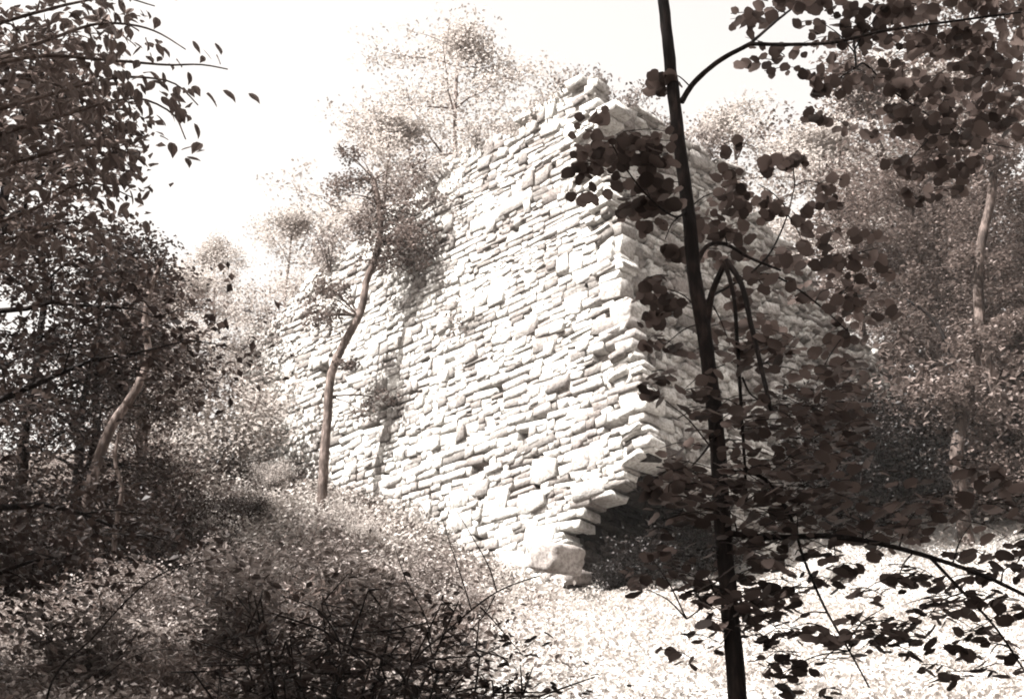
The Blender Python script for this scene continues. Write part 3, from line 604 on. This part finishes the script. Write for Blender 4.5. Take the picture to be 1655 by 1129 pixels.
# ------------------------------------------------------------------ low growth (uncountable)
def scatter(name, label, cat, n, fx, mat, lsz, hmax, seed, tilt, tpl=TPL_SMALL):
    rr = np.random.default_rng(seed); x, y = fx(rr, n); n = len(x); h = hmax * rr.random(n)**1.6
    patch = 0.5 + 0.5 * np.sin(x * 3.1 + np.sin(y * 2.3) * 1.4) * np.sin(y * 2.7 + 0.5)
    c = np.column_stack([x, y, G(x, y) + 0.01 + h * (0.35 + 0.9 * patch)])
    o = link(name, leaf_mesh(name, c, up_normals(n, tilt, rr), rr.uniform(0.6, 1.35, n) * lsz, tpl, mat, rr), kind="stuff"); tag(o, label, cat)
def f_turf(rr, n):
    y = 8.5 + 25 * rr.random(n * 3)**0.9; x = rr.uniform(-3, 15, n * 3); k = rr.random(n * 3) < turf_mask(x, y) * np.clip(1.4 - np.abs(x - y * 0.12) / (y * 0.5 + 3), 0.1, 1); return x[k][:n], y[k][:n]
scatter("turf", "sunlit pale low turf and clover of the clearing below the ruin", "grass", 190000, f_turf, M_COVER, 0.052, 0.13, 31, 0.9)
def f_weed(rr, n):
    y = 5 + 29 * rr.random(n * 2)**0.8; x = -0.42 * y * rr.random(n * 2) * 1.25 + 0.5; k = rr.random(n * 2) < (1 - 0.85 * turf_mask(x, y)); return x[k][:n], y[k][:n]
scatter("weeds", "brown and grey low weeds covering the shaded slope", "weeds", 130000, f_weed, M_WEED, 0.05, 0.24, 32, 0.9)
def f_weed2(rr, n):
    x, y = f_weed(rr, n * 2); k = (np.sin(x * 2.3 + y) * np.sin(y * 1.7 - x) > -0.1) & (y > 7); return x[k][:n], y[k][:n]
scatter("broad_weeds", "darker broad-leaved weeds in patches over the slope", "weeds", 16000, f_weed2, M_MID, 0.085, 0.40, 35, 0.6, TPL_POINT)
def f_herb(rr, n):
    y = rr.uniform(20, 31, n * 2); x = rr.uniform(-7.5, 0.8, n * 2) ; k = rr.random(n * 2) < np.clip(0.5 + 0.5 * np.sin(x * 1.9) * np.sin(y * 1.4) + (y - 24) * 0.06, 0, 1); return x[k][:n], y[k][:n]
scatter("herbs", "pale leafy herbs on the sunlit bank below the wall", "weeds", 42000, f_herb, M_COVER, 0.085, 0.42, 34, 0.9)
def f_edge(rr, n):
    x = rr.uniform(2.5, 15, n); y = 30 + rr.normal(0, 1.2, n) + 0.1 * x; return x, y
scatter("rim_growth", "pale leafy growth along the upper rim of the turf", "weeds", 9000, f_edge, M_COVER, 0.10, 0.5, 33, 0.9)

# ------------------------------------------------------------------ the near sapling with round leaves
YS = 7.2
def PS(x, y, dy=0.0): return P(x, y, YS + dy * 1.5)
SC = YS * 1.06 / FPX
tb = PS(1204, 1235); tb[2] = float(G(tb[0], tb[1]))
sap = thing("round_leaved_sapling", "dark slender sapling with round leaves standing close before the ruin", "tree", tb)
def branch(name, pts, r0, r1, mat=M_BARKD, n=None, sides=7, par=sap, org=tb, bump=0.1):
    mb = MB(); path = spline(pts, n or 6 * len(pts)); mb.add(tube(path, r0, r1, sides, bump)); link(name, mb.mesh(name, mat, org), par); return path
tp = [tb + np.array([0, 0, -0.2]), PS(1192, 1125), PS(1172, 900), PS(1152, 640), PS(1139, 545), PS(1122, 440), PS(1112, 340), PS(1100, 250), PS(1086, 130), PS(1072, 0), PS(1050, -220), PS(1040, -420)]
branch("trunk", tp, 0.045, 0.025, n=90, sides=12, bump=0.16)
paths = []
paths.append(branch("branch", [PS(1101, 165), PS(1118, 138), PS(1160, 100, -0.05), PS(1212, 71, -0.12)], 0.016, 0.012))
paths.append(branch("branch", [PS(1212, 71, -0.12), PS(1280, 72, -0.2), PS(1350, 68, -0.3), PS(1430, 50, -0.35), PS(1520, 37, -0.4), PS(1650, 20, -0.5)], 0.011, 0.005))
paths.append(branch("branch", [PS(1212, 71, -0.12), PS(1250, 38, 0), PS(1295, 0, 0.15), PS(1350, -60, 0.2)], 0.009, 0.004))
paths.append(branch("branch", [PS(1126, 425), PS(1140, 400), PS(1165, 393, 0.05), PS(1215, 418, 0.15), PS(1262, 437, 0.2)], 0.013, 0.006))
paths.append(branch("branch", [PS(1215, 440, 0.15), PS(1240, 415, 0.2), PS(1268, 360, 0.25), PS(1285, 300, 0.3)], 0.006, 0.003))
paths.append(branch("broken_limb", [PS(1142, 520), PS(1152, 470, -0.03), PS(1170, 428, -0.06)], 0.020, 0.014))
paths.append(branch("broken_limb", [PS(1171, 423, -0.06), PS(1184, 470, -0.08), PS(1192, 560, -0.08), PS(1198, 660, -0.05), PS(1203, 740, -0.03), PS(1207, 810, 0)], 0.012, 0.006))
paths.append(branch("broken_limb", [PS(1174, 421, -0.06), PS(1196, 455, -0.1), PS(1215, 530, -0.14), PS(1234, 610, -0.17), PS(1246, 662, -0.2)], 0.015, 0.010))
paths.append(branch("twig", [PS(1200, 610, -0.05), PS(1212, 635, -0.1), PS(1246, 655, -0.2)], 0.006, 0.003))
paths.append(branch("branch", [PS(1168, 860), PS(1240, 868, -0.05), PS(1340, 866, -0.15), PS(1420, 878, -0.25), PS(1510, 902, -0.35), PS(1590, 930, -0.4), PS(1670, 968, -0.45)], 0.016, 0.008))
paths.append(branch("branch", [PS(1505, 902, -0.35), PS(1560, 960, -0.35), PS(1610, 1015, -0.3), PS(1660, 1090, -0.3)], 0.008, 0.004))
paths.append(branch("branch", [PS(1165, 760), PS(1230, 770, 0.05), PS(1275, 830, 0), PS(1300, 905, -0.1), PS(1335, 985, -0.15), PS(1375, 1055, -0.2), PS(1405, 1110, -0.2)], 0.010, 0.004))
paths.append(branch("branch", [PS(1382, 110, 0.1), PS(1400, 105, 0.2), PS(1440, 145, 0.25), PS(1500, 185, 0.3), PS(1560, 222, 0.3), PS(1640, 240, 0.3)], 0.007, 0.003))
paths.append(branch("branch", [PS(1380, 66, -0.3), PS(1382, 85, -0.1), PS(1384, 110, 0.1)], 0.006, 0.006))
paths.append(branch("branch", [PS(1128, 500), PS(1165, 470, 0.2), PS(1250, 445, 0.35), PS(1320, 490, 0.4), PS(1370, 535, 0.4)], 0.009, 0.004))
paths.append(branch("branch", [PS(1110, 340), PS(1090, 350, -0.1), PS(1050, 320, -0.2), PS(1010, 270, -0.25), PS(985, 225, -0.25)], 0.007, 0.003))
paths.append(branch("branch", [PS(1160, 700), PS(1130, 740, -0.1), PS(1090, 780, -0.2)], 0.007, 0.003))
paths.append(branch("branch", [PS(1176, 950), PS(1150, 970, -0.1), PS(1110, 1000, -0.15)], 0.006, 0.003))
allp = np.concatenate(paths)
# leaf sprays: px, py, half-width, half-height (pixels), depth half-range (m), count, dY
SPR = [(1000, 245, 70, 45, .15, 46, -.2), (960, 240, 36, 26, .1, 12, -.2), (1040, 310, 55, 32, .15, 26, -.15), (1075, 120, 34, 16, .1, 8, 0), (1170, 310, 40, 60, .2, 22, .1), (1160, 370, 50, 32, .2, 16, .1), (1280, 255, 34, 22, .1, 8, .2),
       (1330, 300, 45, 26, .15, 10, .3), (1225, 300, 40, 40, .2, 14, .2), (1250, 30, 60, 28, .25, 26, .1), (1330, 40, 60, 34, .3, 30, -.1), (1420, 30, 70, 34, .3, 36, -.2), (1530, 30, 80, 36, .4, 44, -.3), (1625, 40, 60, 45, .4, 30, -.4),
       (1370, 120, 50, 28, .3, 16, .1), (1460, 100, 60, 42, .35, 40, .1), (1550, 110, 70, 45, .4, 48, 0), (1630, 130, 40, 50, .4, 24, 0), (1470, 185, 50, 30, .3, 20, .25), (1560, 200, 70, 38, .35, 40, .3), (1500, 260, 55, 34, .3, 30, .3), (1600, 250, 55, 28, .3, 22, .3), (1450, 290, 45, 18, .2, 10, .3), (1330, 160, 26, 18, .15, 8, .2),
       (1080, 470, 40, 34, .15, 12, 0), (1075, 560, 30, 30, .1, 6, 0), (1240, 480, 60, 40, .3, 20, .3), (1340, 470, 70, 45, .3, 26, .4), (1300, 400, 60, 40, .3, 18, .4), (1400, 440, 50, 30, .3, 14, .4), (1370, 540, 60, 24, .3, 14, .4),
       (1150, 650, 60, 50, .15, 20, -.1), (1250, 600, 60, 60, .25, 26, -.1), (1290, 690, 60, 55, .3, 34, -.1), (1250, 760, 80, 55, .3, 52, -.1), (1120, 770, 62, 45, .2, 32, -.2), (1080, 800, 40, 30, .15, 12, -.2), (1180, 830, 80, 40, .25, 34, -.1), (1290, 830, 80, 45, .3, 46, -.1), (1345, 770, 50, 40, .3, 20, 0),
       (1050, 900, 26, 20, .15, 8, -.2), (1045, 955, 24, 14, .1, 4, -.2), (1130, 920, 55, 22, .2, 14, -.1), (1140, 985, 44, 46, .2, 34, -.1), (1220, 920, 60, 40, .25, 36, -.1), (1230, 985, 55, 50, .25, 38, -.1), (1280, 1010, 45, 40, .2, 18, -.15), (1285, 900, 60, 38, .25, 26, -.1),
       (1400, 860, 60, 26, .3, 22, -.2), (1480, 830, 70, 30, .35, 34, -.3), (1570, 850, 62, 34, .35, 40, -.35), (1350, 905, 40, 20, .25, 10, -.15), (1450, 945, 42, 12, .2, 9, -.3), (1430, 985, 50, 22, .25, 14, -.3), (1500, 1000, 70, 18, .3, 24, -.3), (1600, 985, 55, 45, .35, 34, -.35), (1630, 920, 36, 28, .3, 18, -.4), (1400, 1035, 70, 18, .25, 24, -.2), (1330, 1070, 50, 26, .25, 14, -.2), (1600, 1060, 50, 24, .3, 16, -.3), (1265, 1090, 40, 20, .2, 6, -.2), (1180, 560, 50, 55, .2, 10, .2), (1075, 650, 24, 40, .1, 6, -.1), (1320, 620, 55, 55, .3, 24, .2), (1350, 690, 60, 55, .3, 26, .2), (1075, 390, 30, 30, .1, 5, 0), (1200, 690, 50, 50, .2, 14, 0)]
LC, LN, LS = [], [], []; tw = MB()
for (px, py, hx, hy, dz, n, dy) in SPR:
    c = PS(px, py, dy); j = allp[np.argmin(np.linalg.norm(allp - c, axis=1))]
    if True: tw.add(tube(spline([j, 0.5 * (j + c) + [0, 0, 0.03], c + [0, 0, 0.01]], 7), 0.0045, 0.0022, 5))
    # flat sprays: leaves alternate along level twigs
    n = int(n * (2.2 if px < 1210 and py < 420 else 2.0 if py < 420 else 2.7 if py < 800 else 2.2)); nt = max(1, n // 6); hx *= 1.12; hy *= 1.15; dz *= 1.6
    for q in range(nt):
        m = n // nt + (1 if q < n % nt else 0); s = c + np.array([rng.uniform(-.75, .75) * hx * SC, rng.uniform(-1, 1) * dz, rng.uniform(-.95, .95) * hy * SC])
        an = rng.uniform(-0.6, 0.6) + (math.pi if rng.random() < 0.45 else 0); dd = np.array([math.cos(an), math.sin(an) * 0.8, rng.normal(-0.12, 0.18)]); ln = hx * SC * rng.uniform(0.8, 1.3)
        a, b = s - dd * ln * 0.5, s + dd * ln * 0.5; b[2] -= 0.02
        tw.add(tube(spline([a, s + [0, 0, 0.012], b], 6), 0.0028, 0.0013, 4)); sd = np.array([-dd[1], dd[0], 0])
        for k in range(m):
            t = (k + 0.5) / m; p = a + (b - a) * t + sd * (0.030 if k % 2 else -0.030) + rng.normal(0, 0.012, 3) + [0, 0, -0.012]
            LC.append(p); LN.append(np.array([rng.normal(0, 0.5), rng.normal(0.60 if py < 560 else 0.02, 0.5 if py < 560 else 0.34), 1.0])); LS.append(rng.uniform(0.038, 0.084))
tw.add(tube([allp[0], allp[0] + [0, 0, 0.01]], 0.002, 0.002, 4))
link("twigs", tw.mesh("twigs", M_BARKD, tb), sap, "stuff")
LC, LN, LS = np.array(LC), np.array(LN), np.array(LS)
_, _, zc = project(LC); o_ = np.argsort(-LS / zc); near, rest = o_[:300], o_[300:]
RL = [mesh_np("leaf", round_tpl(q)[0], [round_tpl(q)[1]], M_NEARLEAF) for q in range(8)]
a_, b_, c_ = frames(LN, rng)
for q, i in enumerate(near):
    o = link("leaf", RL[q % 8], sap); m = np.eye(4); m[:3, 0], m[:3, 1], m[:3, 2] = a_[i] * LS[i], b_[i] * LS[i], c_[i] * LS[i]; m[:3, 3] = LC[i] - tb
    o.matrix_local = Matrix(m.tolist())
link("foliage", leaf_mesh("foliage", LC[rest] - tb, LN[rest], LS[rest], TPL_ROUND, M_NEARLEAF, rng), sap, "stuff")

# ------------------------------------------------------------------ the near tree with pointed leaves (upper left)
YB = 8.6
lb_ = np.array([-4.3, YB + 0.3, float(G(-4.3, YB + 0.3))])
bee = thing("pointed_leaved_tree", "near tree with drooping pointed leaves hanging into the bright sky", "tree", lb_)
trk = branch("trunk", [lb_ + [0, 0, -0.3], lb_ + [0.05, 0, 1.2], lb_ + [-0.02, 0, 2.6], lb_ + [0.1, 0, 4.2], lb_ + [0.05, 0.1, 6.0]], 0.10, 0.05, M_BARKM, par=bee, org=lb_, sides=10)
LB, LNB, LSB = [], [], []; bp2 = []
for pts in ([(90, 90, 0), (150, 95, 0), (210, 100, -.1), (270, 105, -.2), (330, 105, -.3), (368, 112, -.35)], [(90, 150, 0), (160, 130, -.1), (230, 125, -.2), (290, 140, -.3), (320, 170, -.3)], [(90, 190, .1), (160, 170, 0), (230, 160, -.1), (280, 185, -.1), (300, 225, -.15)], [(90, 60, .2), (150, 40, .2), (210, 40, .1), (260, 55, 0), (300, 80, 0)], [(70, 250, .3), (130, 235, .2), (190, 240, .2), (230, 262, .1)], [(70, 330, .3), (120, 300, .3), (170, 300, .2), (215, 320, .2)], [(60, 20, .3), (120, 5, .3), (190, -5, .2), (250, 10, .1)], [(60, 130, .5), (120, 150, .4), (180, 200, .4), (225, 215, .3)], [(40, 380, .4), (100, 360, .4), (150, 365, .3), (190, 375, .3)]):
    pp = [P(x, y, YB + d) for x, y, d in pts]; j = trk[np.argmin(np.linalg.norm(trk - pp[0] - [0, 0, -0.5], axis=1))]
    path = branch("branch", [j] + pp, 0.022, 0.004, M_BARKM, par=bee, org=lb_); 
    for i in range(8, len(path)):
        for _ in range(4 if project(path[i])[0] < 235 else 2 if project(path[i])[0] < 330 else 1):
            h = rng.uniform(0.0, 0.16); p = path[i] + rng.normal(0, 0.08, 3) + [0, 0, -h]
            LB.append(p); LNB.append([rng.normal(0.5, 0.5), rng.normal(-0.7, 0.5), rng.normal(0.5, 0.4)]); LSB.append(rng.uniform(0.065, 0.125))
LB, LNB, LSB = np.array(LB), np.array(LNB, float), np.array(LSB)
PLV = [mesh_np("leaf", TPL_POINT[0] * np.array([1, q, z]), [TPL_POINT[1]], M_LEFTLEAF) for q, z in ((0.95, 1), (1.15, 1.4), (1.05, 0.4))]
nn = LNB / np.linalg.norm(LNB, axis=1)[:, None]; hang = np.column_stack([rng.normal(0.25, 0.35, len(LB)), rng.normal(0, 0.3, len(LB)), np.full(len(LB), -0.8)])
aa = hang - (hang * nn).sum(1)[:, None] * nn; aa /= np.linalg.norm(aa, axis=1)[:, None]; bb = np.cross(nn, aa)
px_, _, _ = project(LB); ordb = np.argsort(-px_)
for q, i in enumerate(ordb[:280]):
    o = link("leaf", PLV[q % 3], bee); m = np.eye(4); m[:3, 0], m[:3, 1], m[:3, 2] = aa[i] * LSB[i], bb[i] * LSB[i], nn[i] * LSB[i]; m[:3, 3] = LB[i] - lb_; o.matrix_local = Matrix(m.tolist())
rs = ordb[280:]
# the inner crown, thick and shaded
ic = []
for q in range(40): ic.append(P(rng.uniform(-60, 170), rng.uniform(-60, 330), YB + rng.uniform(0.2, 1.6)))
Lc = np.concatenate([LB[rs], blob_leaves(ic, 26, 0.17, rng)])
link("foliage", leaf_mesh("foliage", Lc - lb_, rng.normal(0, 0.7, (len(Lc), 3)) + [0.2, -0.4, 0.7], rng.uniform(0.06, 0.115, len(Lc)), TPL_POINT, M_LEFTLEAF, rng), bee, "stuff")

# ------------------------------------------------------------------ foreground bush and canes (lower left)
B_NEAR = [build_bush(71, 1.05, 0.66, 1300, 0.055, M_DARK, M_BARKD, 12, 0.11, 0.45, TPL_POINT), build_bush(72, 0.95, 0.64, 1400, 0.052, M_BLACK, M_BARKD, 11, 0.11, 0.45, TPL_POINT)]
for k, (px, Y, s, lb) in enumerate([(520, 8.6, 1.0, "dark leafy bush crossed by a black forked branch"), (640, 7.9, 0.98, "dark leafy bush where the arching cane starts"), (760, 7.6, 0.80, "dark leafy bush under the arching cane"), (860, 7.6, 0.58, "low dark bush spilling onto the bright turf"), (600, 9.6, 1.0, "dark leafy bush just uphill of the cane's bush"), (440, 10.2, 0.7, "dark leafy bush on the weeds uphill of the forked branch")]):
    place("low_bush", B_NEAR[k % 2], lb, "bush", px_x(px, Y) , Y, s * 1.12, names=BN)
def cane(name, label, main, subs, Y, r, mat=M_BARKD):
    p0 = P(*main[0], Y); g = np.array([p0[0], p0[1], float(G(p0[0], p0[1]))]); t = thing(name, label, "branch", g)
    branch("stem", [g + [0, 0, -0.05]] + [P(x, y, Y) for x, y in main], r, r * 0.35, mat, par=t, org=g)
    for s in subs: branch("side_shoot", [P(x, y, Y) for x, y in s], r * 0.45, r * 0.2, mat, par=t, org=g, sides=5)
cane("arching_cane", "bare arching cane with thin side shoots over the turf edge", [(690, 1045), (712, 1028), (762, 985), (803, 956), (840, 940), (872, 930)],
     [[(762, 985), (745, 930), (728, 880), (715, 838)], [(803, 956), (790, 915), (765, 870), (738, 825)], [(776, 980), (800, 1005), (825, 1035), (845, 1058)], [(800, 962), (785, 990), (760, 1020), (748, 1042)], [(700, 1040), (685, 990), (660, 945), (637, 881)]], 7.4, 0.0085)
cane("forked_branch", "black forked branch poking out of the dark bush", [(640, 1080), (600, 1055), (550, 1038), (522, 1018), (480, 1003), (440, 990)], [[(550, 1038), (535, 1010), (513, 985), (478, 970), (455, 962)]], 7.7, 0.013)
cane("bramble_cane", "long thin stem arching over the weeds", [(100, 1075), (145, 1035), (190, 985), (235, 943), (285, 916), (345, 903)], [[(235, 943), (200, 940), (150, 950)]], 8.2, 0.008)
cane("bramble_cane", "thin stem rising below the long arching one", [(130, 1120), (165, 1095), (205, 1065), (250, 1050), (300, 1050)], [], 8.0, 0.006)
cane("upright_weed", "thin upright stem with fork among the dark bushes", [(352, 1125), (356, 1080), (358, 1040)], [[(356, 1080), (372, 1050), (385, 1030)]], 8.0, 0.005)

# ------------------------------------------------------------------ added haze standing in for lens glow
hv = np.array([[x, y, z] for x in (-310, 310) for y in (-310, 410) for z in (-26, 48)], float)
hz = link("haze", mesh_np("haze", hv, [np.array([[0, 1, 3, 2], [4, 6, 7, 5], [0, 4, 5, 1], [2, 3, 7, 6], [0, 2, 6, 4], [1, 5, 7, 3]])]), kind="stuff"); tag(hz, "thin haze added over the whole clearing to stand in for lens glow", "haze")
hm = bpy.data.materials.new("haze"); hm.use_nodes = True; hn = hm.node_tree.nodes; hn.remove(hn["Principled BSDF"])
pv = hn.new("ShaderNodeVolumePrincipled"); pv.inputs['Color'].default_value = (0.97, 0.95, 0.92, 1); pv.inputs['Density'].default_value = 0.00026; pv.inputs['Anisotropy'].default_value = 0.0
hm.node_tree.links.new(pv.outputs[0], hn["Material Output"].inputs['Volume']); hz.data.materials.append(hm)
